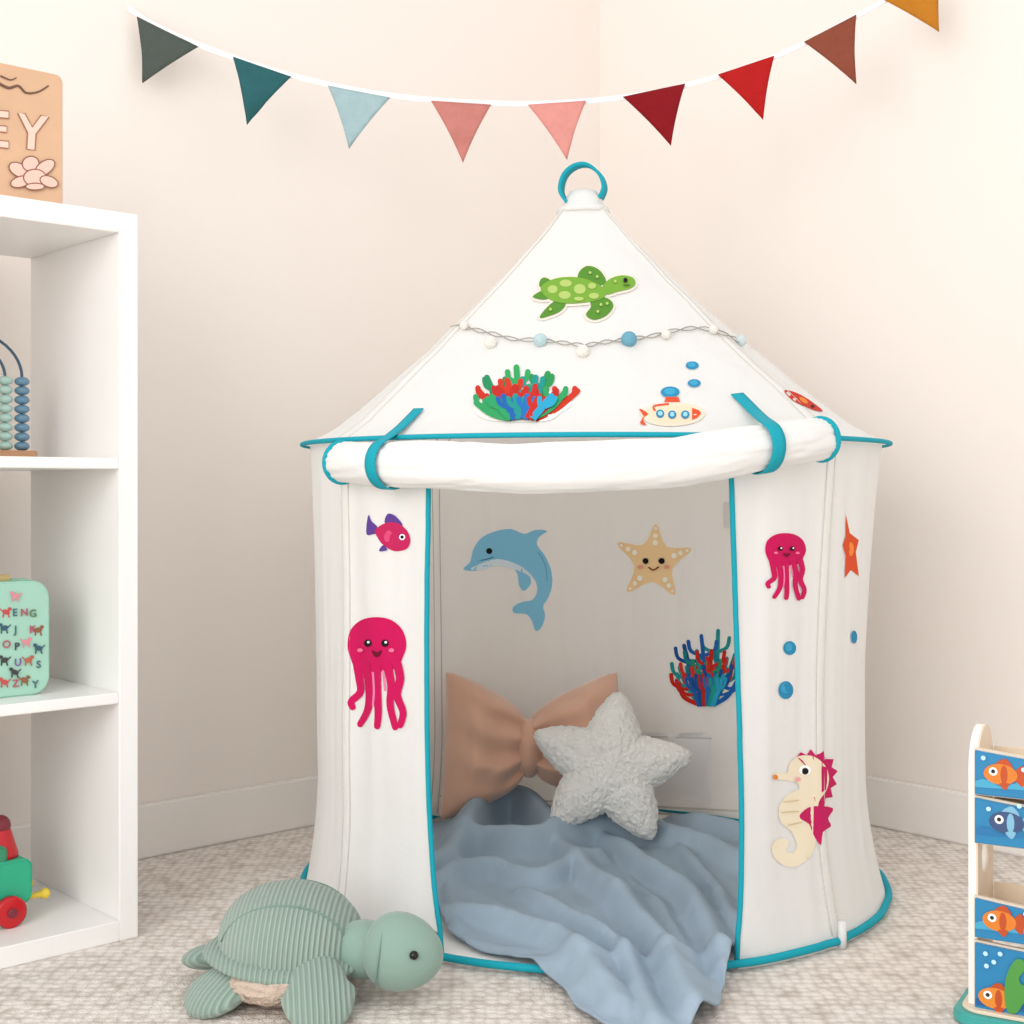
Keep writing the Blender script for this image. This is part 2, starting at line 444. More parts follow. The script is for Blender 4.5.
# trims
tube('eave_trim',[rpt(t*2,1)+Vector((math.cos(math.radians(2*t)),math.sin(math.radians(2*t)),0))*.003 for t in range(180)],.0042,cyan,tent,8,True)
def btp(t):
    p=wpt(t,.012); a=math.radians(t); return p+Vector((math.cos(a),math.sin(a),0))*.006
tube('hem_trim',[btp(t*2) for t in range(180)],.0066,cyan,tent,8,True)
tube('door_trim_a',[wpt(thL(z),z)+Vector((.003,-.002,0)) for z in [.012+.8*i/40 for i in range(41)]],.0044,cyan,tent,8)
tube('door_trim_b',[wpt(thR(z),z)+Vector((-.003,-.002,0)) for z in [.012+.8*i/40 for i in range(41)]],.0044,cyan,tent,8)
seam=mat('seam_thread','#cfc9bf',.9)
for i,p in enumerate(POLES):
    for s in (-1.8,1.8):
        tube('roof_seam_%d_%d'%(i,s>0),[rpt(p+s,.12+.88*k/40) for k in range(41)],.0014,seam,tent,6)
        tube('wall_seam_%d_%d'%(i,s>0),[wpt(p+s*.6,.02+.8*k/40) for k in range(41)],.0014,seam,tent,6)
    a=math.radians(p); P=wpt(p,.02)
    tube('pole_foot_%d'%i,[(P.x+.010*math.cos(a),P.y+.010*math.sin(a),z) for z in (0.001,.02,.045)],.007,paint('#e0e0e0'),tent,12)
# rolled door flap
rp=[];rad=[]
NRR=120
ZT=[(0,.797),(.2,.790),(.5,.781),(.7,.793),(.85,.818),(1,.834)]
def rth(px,r):
    best=min(((abs(512+F*(CX+r*math.cos(math.radians(t/4)))/(CY+r*math.sin(math.radians(t/4)))-px)),t/4) for t in range(820,1290))
    return best[1]
th0,th1=rth(343,.566),rth(821,.566)
if th0>270: th0=215
for i in range(NRR+1):
    t=i/NRR; th=th0+(th1-th0)*t; a=math.radians(th)
    r=.566+.026*math.sin(math.pi*t)
    z=sum(interp(ZT,max(0,min(1,t+d))) for d in (-.08,-.04,0,.04,.08))/5+.004*noise.noise(Vector((t*6,1,1)))
    rp.append(Vector((CX+r*math.cos(a),CY+r*math.sin(a),z)))
    rb=.034+.0045*math.sin(math.pi*t)
    # pinched at the straps
    for tp in (.14,.86): rb-=.0028*math.exp(-((t-tp)/.035)**2)
    def mk(t,rb):
        def f(an):
            q=an+1.4*t
            w=1-abs(noise.noise(Vector((t*4,math.cos(q)*2.6,math.sin(q)*2.6))))*4
            w2=1-abs(noise.noise(Vector((t*9+7,math.cos(q)*3.5,math.sin(q)*3.5))))*4
            return rb*(1+.06*noise.noise(Vector((t*5,math.cos(an)*1.6,math.sin(an)*1.6)))-.06*max(0,w)-.035*max(0,w2)-.03*math.cos(2*an))
        return f
    rad.append(mk(t,rb))
roll=tube('rolled_door',rp,.038,mat('canvas_roll','#faf9f6',.85,bump=.2,bscale=150,bump2=.4,trans=.2),tent,64,rad=rad)
for nme,i,j in (('roll_trim_a',0,2),('roll_trim_b',NRR,NRR-2)):
    t=(rp[i]-rp[j]).normalized(); x=t.cross(Z).normalized(); y=t.cross(x)
    tube(nme,[rp[i]+(x*math.cos(q)+y*math.sin(q))*.0335 for q in [2*math.pi*k/30 for k in range(30)]],.0045,cyan,tent,8,True)
    ring=[rp[i]+(x*math.cos(q)+y*math.sin(q))*(.006+.026*q/12) + t*.001 for q in [12*k/60 for k in range(61)]]
    tube(nme+'_spiral',ring,.003,canvas,tent,6)
rfP=bvh_proj(roofT); wlP=bvh_proj(wallT); inP=bvh_proj(wallT,2.8)
def strap(name,roofpix,rolli,w):
    pts=[]
    for p in roofpix:
        h=rfP(*p); 
        if h: pts.append(h[0]+h[1]*.004)
    C=rp[rolli]; t=(rp[rolli+2]-rp[rolli-2]).normalized(); out=t.cross(Z).normalized()
    if out.y>0: out=-out
    for k in range(17):
        an=math.radians(85-18*k); pts.append(C+(out*math.cos(an)+Z*math.sin(an))*.0400)
    side=t
    sm=[pts[0]]+[(pts[i-1]+pts[i]*2+pts[i+1])/4 for i in range(1,len(pts)-1)]+[pts[-1]]
    sm=[Vector(q) for q in cat([tuple(q) for q in sm],3,False)]
    V=[];Fc=[]
    for i,p in enumerate(sm):
        for s in (-1,-.33,.33,1): V.append(p+side*w/2*s)
    for i in range(len(sm)-1):
        for k in range(3): a=i*4+k; Fc.append((a,a+1,a+5,a+4))
    o=mesh(name,V,Fc,cyan,tent); md=o.modifiers.new('s','SOLIDIFY'); md.thickness=.002; return o
def rolln(px):
    return min(range(5,NRR-5),key=lambda i:abs(512+F*rp[i].x/rp[i].y-px))
strap('strap_a',[(420,411),(411,420),(402,430)],rolln(389),.023)
strap('strap_b',[(736,396),(746,406),(756,416)],rolln(762),.025)
# top handle loop + cap
hb=[W(x,y,2.66) for x,y in cat([(571,204),(563,192),(566,177),(576,168),(588,167),(599,176),(603,188),(599,198)],6,False)]
V=[];Fc=[]
for p in hb:
    c=Vector((CX-.018,2.66,1.33)); n=(p-c); n.y=0; n.normalize()
    for s in (-1,1):
        for q in (0,.006): V.append(p+Vector((s*.004,s*.013,0))+n*q)
for i in range(len(hb)-1):
    a=i*4; b=a+4
    for q in ((0,1),(1,3),(3,2),(2,0)): Fc.append((a+q[0],a+q[1],b+q[1],b+q[0]))
mesh('handle_loop',V,Fc,cyan,tent)
tube('top_cap',[(CX-.018,CY,z) for z in (1.283,1.292,1.300,1.312,1.326,1.330)],.04,canvas,tent,24,rad=[.052,.050,.040,.036,.026,.015])
# inner pocket & seam
sticker('inner_pocket',[(rrect(72,72,4,640,732),'#f1efec'),(stroke([(640,736),(712,738)],1.5),'#d0ccc7')],inP,tent,base=.004)
sticker('velcro_tab',[(rrect(9,26,2,724,502),'#e3e0db')],inP,tent,base=.004)
sticker('inner_seam',[(stroke([(440,796),(590,803),(742,811)],2),'#d8d4ce')],inP,tent)

# ---------- stickers
G1,G2,G3='#76a53a','#568a30','#aec46c'
def closed(p,n=4): return cat(p,n,True)
flips=[[(578,281),(580,272),(588,267),(599,271),(606,282),(600,287),(588,285)],
 [(590,299),(601,298),(610,301),(613,308),(606,317),(594,321),(586,316),(591,308)],
 [(556,302),(566,304),(561,312),(550,317),(540,319),(546,310)],
 [(553,284),(546,279),(541,281),(540,288),(548,290)],
 [(546,291),(533,298),(544,301),(552,298)]]
head=[(602,289),(609,281),(621,277),(632,279),(635,285),(630,290),(618,293),(606,296)]
shell=[(541,291),(548,283),(562,279),(578,279),(592,283),(604,290),(606,296),(600,301),(585,304),(565,305),(550,301)]
bl=[(offpoly(closed(p),2.2),'#e6dfcf') for p in flips+[head,shell]]
L=bl+[(closed(p),G2) for p in flips]+[(closed(head),G1),(closed(shell),G1)]
for x,y,rx,ry in ((553,291,5,4),(566,285,6,3.6),(565,297,6,4),(580,291,6,5),(592,288,4,3),(594,298,5,3),(579,301,5,2)): L.append((ell(x,y,rx,ry),G3))
for x,y in ((590,275),(597,279),(601,307),(598,314),(607,306),(615,284),(551,312)): L.append((ell(x,y,1.5,1.5,0,8),G3))
L+=[(ell(625,283,2,2.4),'#1c1c1c'),(stroke([(623,288),(629,288)],1),'#33501c')]
sticker('sticker_turtle',L,rfP,tent)
def coral(bx,by,hw,hh,seed,cols,n=15,wk=.105,bot=('#1d5fa8','#174f93','#b92d24','#1f6fb5','#1f9a8f','#2a9fc4')):
    rnd=random.Random(seed); L=[]
    order=sorted(range(n),key=lambda i:(-(i%3),(i*7)%n))
    for q,i in enumerate(order):
        u=-1+2*i/(n-1); c=cols[i%len(cols)]
        lay=1-.24*(2-(i%3))
        k=(1-.5*u*u)*rnd.uniform(.88,1.0)*lay
        tip=(bx+u*hw*rnd.uniform(.85,.97)*(.75+.25*lay),by-hh*k-2)
        b0=(bx+u*hw*.22,by); mid=((b0[0]+tip[0])/2+rnd.uniform(-2,2)+u*3,(b0[1]+tip[1])/2+abs(u)*3)
        w=hw*wk
        L.append((stroke([b0,mid,tip],w*1.2,w),c))
        for s in (-1,1):
            for f in (.42,.70):
                px=b0[0]+(tip[0]-b0[0])*f; py=b0[1]+(tip[1]-b0[1])*f
                l=hh*.23
                L.append((stroke([(px,py),(px+s*l*.65,py-l*.3),(px+s*l*.8,py-l*.85)],w*.85,w*.95,4),c))
    for i in range(6):
        u=-.9+.36*i; c=bot[i]
        L.append((stroke([(bx+u*hw*.2,by+2),(bx+u*hw*.4,by-hh*.2),(bx+u*hw*.55,by-hh*.38)],hw*.13,hw*.10),c))
        for s in (-1,1): L.append((stroke([(bx+u*hw*.4,by-hh*.18),(bx+u*hw*.45+s*hw*.1,by-hh*.24),(bx+u*hw*.48+s*hw*.13,by-hh*.34)],hw*.08,hw*.08),c))
    return L
sticker('sticker_coral_roof',[(closed([(474,407),(488,396),(520,388),(556,394),(572,404),(560,414),(545,422),(498,422),(480,417)]),'#f4efe6')]+coral(522,420,60,55,3,['#2f9a5c','#c02c1b','#27875a','#b92720','#c8341f','#2e9e58','#c02a20','#1f8f88','#2a8f50','#b92720','#2f9a5c','#c8341f'],12,.095,('#2a9a62','#1d5fa8','#1f8f88','#1f6fb5','#c02a20','#2a9fc4')),rfP,tent,step=.00006)
sticker('sticker_coral_inner',coral(707,704,36,76,5,['#c4261e','#1f8f8f','#174f93','#cf3326','#1c7f86','#1d5fa8','#258a6a'],13,.11),inP,tent,step=.00006)
# submarine + bubbles
L=[(closed([(640,414),(650,407),(672,403),(695,406),(705,414),(696,423),(672,427),(650,424)]),'#e8dac4'),
 (closed([(646,414),(655,408),(672,406),(692,408),(700,414),(692,421),(672,424),(655,421)]),'#f0d6b8'),
 (closed([(639,410),(643,411),(648,415),(643,420),(646,426),(640,424),(643,417)]),'#e0512e'),
 (stroke([(655,412),(654,407),(668,405)],2),'#e0512e'),([(692,409),(698,411),(701,414),(697,419),(692,421)],'#e0512e'),
 ([(664,403),(666,398),(678,398),(680,403)],'#e0512e'),(ell(660,415,4.2),'#2c87b0'),(ell(672,416,4.2),'#2c87b0'),(ell(685,416,4.2),'#2c87b0'),
 (ell(660,415,2.4),'#9ad3e6'),(ell(672,416,2.4),'#9ad3e6'),(ell(685,416,2.4),'#9ad3e6')]
sticker('sticker_submarine',L,rfP,tent)
L=[]
for x,y,r,rr in ((692,366,6.5,4),(694,384,6.5,4),(670,393,9.5,5.5)): L+=[(ell(x,y,r,rr),'#2a8ab5'),(ell(x-.5,y-.5,r*.6,rr*.6),'#3fa3c8')]
sticker('sticker_bubbles_roof',L,rfP,tent)
L=[(closed([(784,391),(795,393),(808,400),(822,411),(815,411),(800,405),(790,399)]),'#c8321f'),(ell(803,401,5,2,35),'#e88a2a'),(ell(812,407,2,1.4),'#222222')]
sticker('sticker_crab',L,rfP,tent)
# octopus
OS=(347,617,408,731)
OC='#c90f58'
oct_=[(closed([(348,645),(351,630),(362,620),(377,617),(392,620),(403,630),(407,645),(403,658),(397,668),(377,672),(357,668),(351,658)]),OC)]
for p in ([(357,660),(360,678),(361,692),(352,701),(353,707)],[(366,664),(370,685),(369,708),(361,724)],[(377,665),(378,690),(379,712),(378,726)],[(388,664),(392,685),(391,705),(396,727)],[(397,660),(401,678),(398,695),(404,712),(401,725)]):
    oct_.append((stroke(p,9,6.5),OC))
oct_+=[(stroke([(374,672),(375,690),(374,705)],2),'#f07fa8'),(stroke([(384,670),(386,690)],2),'#f07fa8'),(ell(369,643,3.6),'#1a1014'),(ell(386,643,3.6),'#1a1014'),(ell(370,642,1.3,1.3,0,8),'#ffffff'),(ell(387,642,1.3,1.3,0,8),'#ffffff'),
 (closed([(373,650),(378,652),(383,650),(380,656),(376,656)],3),'#6b0a2a'),(ell(362,650,3,2),'#f3749c'),(ell(393,650,3,2),'#f3749c')]
sticker('sticker_octopus_a',oct_,wlP,tent)
sticker('sticker_octopus_b',[(xf(p,OS,(764,533,806,601)),c) for p,c in oct_],wlP,tent)
# pink fish
L=[(closed([(378,527),(372,521),(369,515),(367,528),(368,535),(375,534),(380,535)]),'#5d3f8f'),
 (closed([(386,524),(388,514),(396,516),(403,526)]),'#5d3f8f'),
 (closed([(376,530),(386,523),(398,523),(408,531),(411,541),(407,549),(395,551),(384,545),(378,537)]),'#c0245a'),
 (ell(389,536,4,6,20),'#d84a75'),(ell(403,537,3),'#ffffff'),(ell(403,537,1.7),'#111111'),(closed([(384,545),(380,551),(388,550)]),'#5d3f8f')]
sticker('sticker_fish',L,wlP,tent)
L=[(ell(789,648,6.5,7),'#2a8ab5'),(ell(788,647,3.5,4),'#3fa3c8'),(ell(785,690,7.5,9),'#2a8ab5'),(ell(784,688,4,5),'#3fa3c8'),(ell(853,637,3,6.5),'#2a8ab5')]
sticker('sticker_bubbles_wall',L,wlP,tent)
L=[([(845,514),(849,533),(858,540),(855,552),(858,576),(850,570),(844,578),(845,556),(842,545),(845,536)],'#d9502a'),(ell(850,549,3,7),'#f08a3c')]
sticker('sticker_orange_star',L,wlP,tent)
# seahorse
cr='#efe3c8'; mg='#c41c5e'
crest=[(796,757),(800,752),(806,755),(810,749),(815,755),(823,751),(824,759),(833,759),(831,767),(837,771),(832,777),(836,784),(830,788),(832,797),(825,798),(823,808),(817,806)]
body=[(772,774),(777,772),(786,773),(789,763),(798,756),(812,756),(823,764),(828,776),(826,789),(818,802),(818,815),(816,832),(814,848),(806,860),(793,867),(779,863),(771,852),(773,842),(782,838),(788,843),(785,851),(791,853),(796,846),(791,832),(780,822),(778,808),(786,795),(798,789),(796,783),(786,780),(775,779)]
L=[(crest+[(810,790),(815,775)],mg),(closed(body,3),cr),(closed([(801,812),(812,806),(832,808),(827,818),(830,826),(822,832),(820,845),(812,834),(808,824),(799,818)],3),mg),
 (ell(804,770,6,5),'#ffffff'),(ell(804,771,3.4),'#1a1a1a'),(ell(774,777,2.5),'#e58a3c'),(stroke([(782,802),(797,800)],1),'#d5c39c'),(stroke([(780,812),(797,811)],1),'#d5c39c'),(stroke([(786,825),(800,822)],1),'#d5c39c'),(ell(796,779,3,2),'#f3a9b4')]
sticker('sticker_seahorse',L,wlP,tent,step=.00028)
# dolphin
bl1='#86c8e6'
dol=[(463,569),(470,562),(473,550),(480,539),(493,532),(510,529),(524,534),(535,530),(547,531),(539,537),(537,545),(545,556),(551,570),(552,585),(548,598),(543,606),(545,615),(542,626),(536,631),(532,621),(526,614),(514,613),(513,607),(522,602),(532,600),(537,592),(536,582),(529,573),(531,583),(524,591),(519,585),(517,573),(510,567),(495,565),(482,569),(473,571)]
L=[(closed(dol,3),bl1),(closed([(470,569),(482,563),(497,559),(514,563),(526,570),(535,580),(526,574),(510,568),(495,566),(482,570)],3),'#dcebf2'),(ell(489,551,3),'#1a1a1a'),(stroke([(478,561),(487,559),(493,557)],1),'#3f7f9c'),(stroke([(538,552),(545,565),(547,580)],1.2),'#6ab0d2')]
sticker('sticker_dolphin',L,inP,tent)
# starfish
tips=[(656,524),(692,549),(675,595),(627,592),(617,543)]; c0=(655,563); st=[]
for i in range(5):
    a=tips[i]; b=tips[(i+1)%5]; st+=[a,(c0[0]+((a[0]+b[0])/2-c0[0])*.62,c0[1]+((a[1]+b[1])/2-c0[1])*.62)]
L=[(closed(st,4),'#f7d39f')]
for t in tips:
    for f,r in ((.88,1.6),(.7,2.4),(.52,2.8)):
        L.append((ell(c0[0]+(t[0]-c0[0])*f,c0[1]+(t[1]-c0[1])*f,r,r,0,10),'#fdf5e6'))
L+=[(ell(646,561,3),'#1a1a1a'),(ell(662,561,3),'#1a1a1a'),(ell(641,567,3,2),'#f0a58a'),(ell(667,567,3,2),'#f0a58a'),(stroke([(649,567),(654,570),(659,567)],1.4),'#7a3b1c')]
sticker('sticker_starfish',L,inP,tent)

# ---------- pompom garland on roof
gar=empty('pompom_string_lights')
wire=cat([(440,337),(452,326),(470,330),(492,335),(515,341),(541,342),(565,345),(585,347),(605,344),(628,341),(650,338),(675,332),(700,330),(722,335),(742,345)],5,False)
random.seed(2)
def on(px,py,o):
    h=rfP(px,py); return (h[0]+h[1]*o) if h else None
for k in range(2):
    pts=[on(x,y+2*math.sin(i*.9+k*3),.004) for i,(x,y) in enumerate(wire)]
    tube('wire_%d'%k,[p for p in pts if p],.0010,mat('wire','#9c988f',.4),gar,6)
for i,(x,y,r,c) in enumerate(((438,341,4,'#e9e5dc'),(466,329,5,'#e9e5dc'),(492,346,6.5,'#ece8df'),(541,344,7,'#bcd3d6'),(583,355,6.5,'#ece8df'),(628,343,8,'#6fa6bb'),(665,338,5,'#e9e5dc'),(712,333,5,'#e9e5dc'),(738,344,6,'#cfdcdc'))):
    p=on(x,y,.008)
    if p: ball('pompom_%d'%i,p,r*.0017,mat('pom_'+c.strip('#'),c,.95,bump=1,bscale=300,bdist=.003),gar,u=20,v=14)

# ---------- bunting
bun=empty('bunting_garland')
def bd(px): return 2.785+(px-135)/865*.06
sp=cat([(128,8),(160,28),(220,53),(300,78),(400,97),(520,104),(620,98),(700,82),(780,55),(850,20),(885,1),(940,-30),(995,-62)],8,False)
V=[];Fc=[]
for x,y in sp:
    for dy in (-3,3):
        for q in (0,.002): V.append(W(x,y+dy,bd(x)+q))
for i in range(len(sp)-1):
    a=i*4;b=a+4
    for q in ((0,1),(1,3),(3,2),(2,0)): Fc.append((a+q[0],a+q[1],b+q[1],b+q[0]))
mesh('ribbon',V,Fc,mat('ribbon','#fdfcfa',.8),bun)
flags=[((137,17),(198,47),(143,83),'#4d5650'),((233,57),(291,77),(247,125),'#2b5f63'),((328,86),(390,98),(349,149),'#a0b9bd'),((431,101),(491,105),(463,163),'#c47d74'),((528,105),(586,101),(567,160),'#dd948b'),((623,97),(685,84),(671,146),'#86101a'),((718,75),(774,56),(763,120),'#b41919'),((804,42),(856,15),(856,84),'#8c4a37'),((884,0),(940,-32),(939,32),'#c07a22')]
for k,(a,b,c,col) in enumerate(flags):
    n=14; V=[];Fc=[];row=[]
    for i in range(n+1):
        s=i/n; r=[]
        for j in range(n+1-i):
            t=j/(n-i) if n>i else 0
            l=(a[0]+(c[0]-a[0])*s,a[1]+(c[1]-a[1])*s); q=(b[0]+(c[0]-b[0])*s,b[1]+(c[1]-b[1])*s)
            x=l[0]+(q[0]-l[0])*t; y=l[1]+(q[1]-l[1])*t
            x+=(1-2*t)*1.6*math.sin(math.pi*s)
            wob=.014*noise.noise(Vector((x*.03,y*.03,k*3.1)))*s*2
            V.append(W(x,y,bd(x)-.003-abs(wob))); r.append(len(V)-1)
        row.append(r)
    for i in range(n):
        for j in range(len(row[i])-1):
            Fc.append((row[i][j],row[i][j+1],row[i+1][j]))
            if j+1<len(row[i+1]): Fc.append((row[i][j+1],row[i+1][j+1],row[i+1][j]))
    o=mesh('flag_%d'%k,V,Fc,mat('flag%d'%k,col,.9,bump=1,bscale=70,var=40,bdist=.004),bun)
    md=o.modifiers.new('s','SOLIDIFY'); md.thickness=.003

# ---------- pillows
def starr(th):
    k=5*(th)/2; c=abs(math.cos(k)); d=math.acos(min(1,c))/(math.pi/2) # 0 tip ..1 valley
    d=math.sqrt(d*d+.030)-.15
    return 1.02/(1+.92*d)
def sherpa():
    m=mat('sherpa','#fbf8f1',.95,sheen=.6); nt=m.node_tree;N=nt.nodes;L=nt.links; b=N['Principled BSDF']
    tc=N.new('ShaderNodeTexCoord'); v=N.new('ShaderNodeTexVoronoi'); v.inputs['Scale'].default_value=125
    n=N.new('ShaderNodeTexNoise'); n.inputs['Scale'].default_value=45; n.inputs['Detail'].default_value=6
    ad=N.new('ShaderNodeMixRGB'); ad.blend_type='MIX'; ad.inputs[0].default_value=.10
    L.new(tc.outputs['Object'],n.inputs['Vector']); L.new(tc.outputs['Object'],ad.inputs[1]); L.new(n.outputs['Color'],ad.inputs[2]); L.new(ad.outputs[0],v.inputs['Vector'])
    bp=N.new('ShaderNodeBump'); bp.inputs['Strength'].default_value=.8; bp.inputs['Distance'].default_value=.005; bp.invert=True
    L.new(v.outputs['Distance'],bp.inputs['Height']); L.new(bp.outputs['Normal'],b.inputs['Normal'])
    b.inputs['Subsurface Weight'].default_value=.2; b.inputs['Subsurface Radius'].default_value=(.01,.01,.01)
    return m
sh=sherpa()
V=[];Fc=[]; NT=300;NR=60; R=.172
for side in (1,-1):
    for i in range(NR+1):
        s=math.sin(i/NR*math.pi/2)
        for t in range(NT):
            th=2*math.pi*t/NT; r=starr(th)
            tk=.062*(1-s**2.4)**.55*(1-.30*s*(r-.5))
            x=R*r*s*math.cos(th+math.pi/2); y=.93*R*r*s*math.sin(th+math.pi/2)
            V.append(Vector((x,y,side*tk)))
    off=0 if side==1 else (NR+1)*NT
    for i in range(NR):
        for t in range(NT):
            a=off+i*NT+t;b=off+i*NT+(t+1)%NT;c=b+NT;d=a+NT
            Fc.append((a,b,c,d) if side==1 else (d,c,b,a))
def fluffd(v):
    n=v.copy(); n.z*=2.2
    if n.length<1e-5: return v
    n.normalize(); d=.0026*noise.noise(v*55)+.0036*noise.noise(v*130)+.0016*noise.noise(v*260)
    return v+n*d+Vector([noise.noise(v*120+Vector((q*7+2,0,0)))*.0022 for q in range(3)])
V=[fluffd(v) for v in V]
so=mesh('star_pillow',V,Fc,sh)
bm=bmesh.new(); bm.from_mesh(so.data); bmesh.ops.remove_doubles(bm,verts=bm.verts,dist=.0008); bmesh.ops.recalc_face_normals(bm,faces=bm.faces); bm.to_mesh(so.data); bm.free()
cs=W(610,768,2.84)
so.matrix_world=Matrix.Translation(cs)@Matrix.Rotation(math.radians(72),4,'X')@Matrix.Rotation(math.radians(-8),4,'Z')
# bow pillow
bowm=mat('peach_velvet','#d9ab92',.75,bump=.2,bscale=30,bdist=.01,sheen=.6)
bow=empty('bow_pillow')
def lobe(name,sgn,M,ln,he):
    V=[];nu,nv=44,44;Fc=[]
    for side in (1,-1):
        for i in range(nu+1):
            u=i/nu
            hh=.050+(he-.050)*min(1,u*1.1)**.52
            for j in range(nv+1):
                v=-1+2*j/nv
                x=sgn*(.008+ln*u +.004*u*abs(v)**3)
                y=v*hh
                env=(1-v**4)**.6*(min(1,(1-u)/.35)**.55 if u>.65 else 1)
                tk=(.028+.050*math.sin(min(1,u*1.25)*math.pi*.62))*env
                tk+=.012*math.sin(v*11+sgn+.8*math.sin(u*5))*(1-u)**1.1*env+.011*noise.noise(Vector((u*4,v*3,side+sgn)))*env
                V.append(Vector((x,y,side*tk)))
        off=0 if side==1 else (nu+1)*(nv+1)
        for i in range(nu):
            for j in range(nv):
                a=off+i*(nv+1)+j; Fc.append((a,a+1,a+nv+2,a+nv+1))
    bm=bmesh.new(); vs=[bm.verts.new(v) for v in V]
    for f in Fc: bm.faces.new([vs[q] for q in f])
    bmesh.ops.remove_doubles(bm,verts=bm.verts,dist=.0008); bm.transform(M)
    return bmobj(name,bm,bowm,bow,True)
BM=Matrix.Translation(W(529,748,3.0))@Matrix.Rotation(math.radians(78),4,'X')
lobe('lobe_a',-1,BM@Matrix.Rotation(math.radians(-2),4,'Z')@Matrix.Rotation(math.radians(4),4,'Y'),.176,.156)
lobe('lobe_b',1,BM@Matrix.Rotation(math.radians(7),4,'Z')@Matrix.Rotation(math.radians(-4),4,'Y'),.200,.138)
kn=ball('knot',(0,0,0),(.030,.064,.062),bowm,bow,fn=lambda q:Vector((q.x*(1+.25*q.y*q.y)*(1+.08*math.sin(q.y*9)),q.y,q.z)))
kn.matrix_world=BM

# ---------- blanket
poly=[(-.25,2.98),(-.26,2.7),(-.19,2.53),(-.135,2.40),(-.085,2.245),(-.0,2.17),(.048,2.105),(.085,1.99),(.13,1.90),(.19,1.86),(.245,1.885),(.29,1.96),(.325,2.08),(.355,2.19),(.47,2.32),(.59,2.5),(.61,2.75),(.48,3.0),(.16,3.10),(-.1,3.07)]
poly=cat(poly,8,True)
poly=[(x+.008*noise.noise(Vector((x*14,y*14,0))),y+.008*noise.noise(Vector((x*14,y*14,9)))) for x,y in poly]
pts=[Vector(p) for p in poly]; n0=len(pts); g=.0055
x=-.28
while x<.63:
    y=1.84
    while y<3.12: pts.append(Vector((x+random.uniform(-.001,.001),y))); y+=g
    x+=g
r=delaunay_2d_cdt(pts,[],[list(range(n0))],1,1e-5)
def fp(px,py,h=.03):
    d=F*(H-h)/(py-HZ); return ((px-512)/F*d,d)
FOLD=[([(430,858),(465,838),(530,840),(590,826),(650,824)],.032,.060),
([(462,820),(485,797),(520,792),(555,808)],.038,.095),
([(440,884),(485,870),(545,876),(600,854)],.026,.042),
([(556,838),(600,876),(650,930),(690,1000)],.026,.046),
([(600,836),(640,862),(690,900),(725,965)],.022,.040),
([(640,832),(690,842),(745,862)],.030,.042),
([(445,912),(500,916),(560,947),(610,1000)],.024,.034),
([(520,890),(575,922),(622,966),(645,1018)],.014,.030),
([(670,850),(705,880),(742,935)],.015,.028),
([(680,818),(745,830)],.03,.040),
([(440,845),(450,880),(455,925)],.016,.022),
([(630,880),(668,930),(705,1010)],.010,.016)]
FS=[]
for pl,w,h in FOLD:
    c=cat([fp(*p,h=h*.9) for p in pl],6,False); FS.append((c,w,h))
def foldh(x,y):
    tot=0; mx=0
    for c,w,h in FS:
        bd_=9;sd=1;tt=0
        for i in range(len(c)-1):
            ax,ay=c[i];bx,by=c[i+1];dx,dy=bx-ax,by-ay;l2=dx*dx+dy*dy
            t=max(0,min(1,((x-ax)*dx+(y-ay)*dy)/l2)); qx,qy=ax+dx*t-x,ay+dy*t-y; d=qx*qx+qy*qy
            if d<bd_: bd_=d; sd=dx*(y-ay)-dy*(x-ax); tt=(i+t)/(len(c)-1)
        d=math.sqrt(bd_)
        if d>w*3.4: continue
        ww=w*(1.35 if sd>0 else .65)
        e=h*math.exp(-(d/ww)**2)*(.5+.5*math.sin(math.pi*(.1+.8*tt)))*(1+.25*noise.noise(Vector((x*6,y*6,h*300))))
        tot+=e; mx=max(mx,e)
    return mx*.75+tot*.3
def bh(x,y):
    P=Vector((x,y,0))
    wx=x+.028*noise.noise(P*4.5); wy=y+.028*noise.noise(P*4.5+Vector((4,4,0)))
    h=.010+foldh(wx,wy)
    h+=.012*max(0,noise.noise(P*5+Vector((1,3,0)))+.1)
    n=1-abs(noise.noise(Vector((wx*7,wy*5,2))))*3.0; h+=.006*max(0,n)**2
    n=1-abs(noise.noise(Vector((wx*15,wy*10,6))))*3.0; h+=.0022*max(0,n)**2
    rr=math.hypot(x-CX,y-CY); h+=.012*math.exp(-((rr-.555)/.025)**2)
    return max(.005,h)
V=[Vector((v.x,v.y,bh(v.x,v.y))) for v in r[0]]
bmat=mat('muslin_blue','#9fb1c0',.9,bump=.5,bscale=55,var=9,bdist=.003)
bo=mesh('muslin_blanket',V,[tuple(f) for f in r[2]],bmat)
md=bo.modifiers.new('sm','SMOOTH'); md.factor=.5; md.iterations=4
md=bo.modifiers.new('s','SOLIDIFY'); md.thickness=.004; md.offset=1
V=[Vector((CX,CY,.004))]
for k in range(72): V.append(Vector((CX+.535*math.cos(k*math.pi/36),CY+.535*math.sin(k*math.pi/36),.004)))
mesh('floor_mat',V,[(0,k+1,(k+1)%72+1) for k in range(72)],mat('floor_canvas','#f2f0ec',.9,bump=.2,bscale=60),tent)

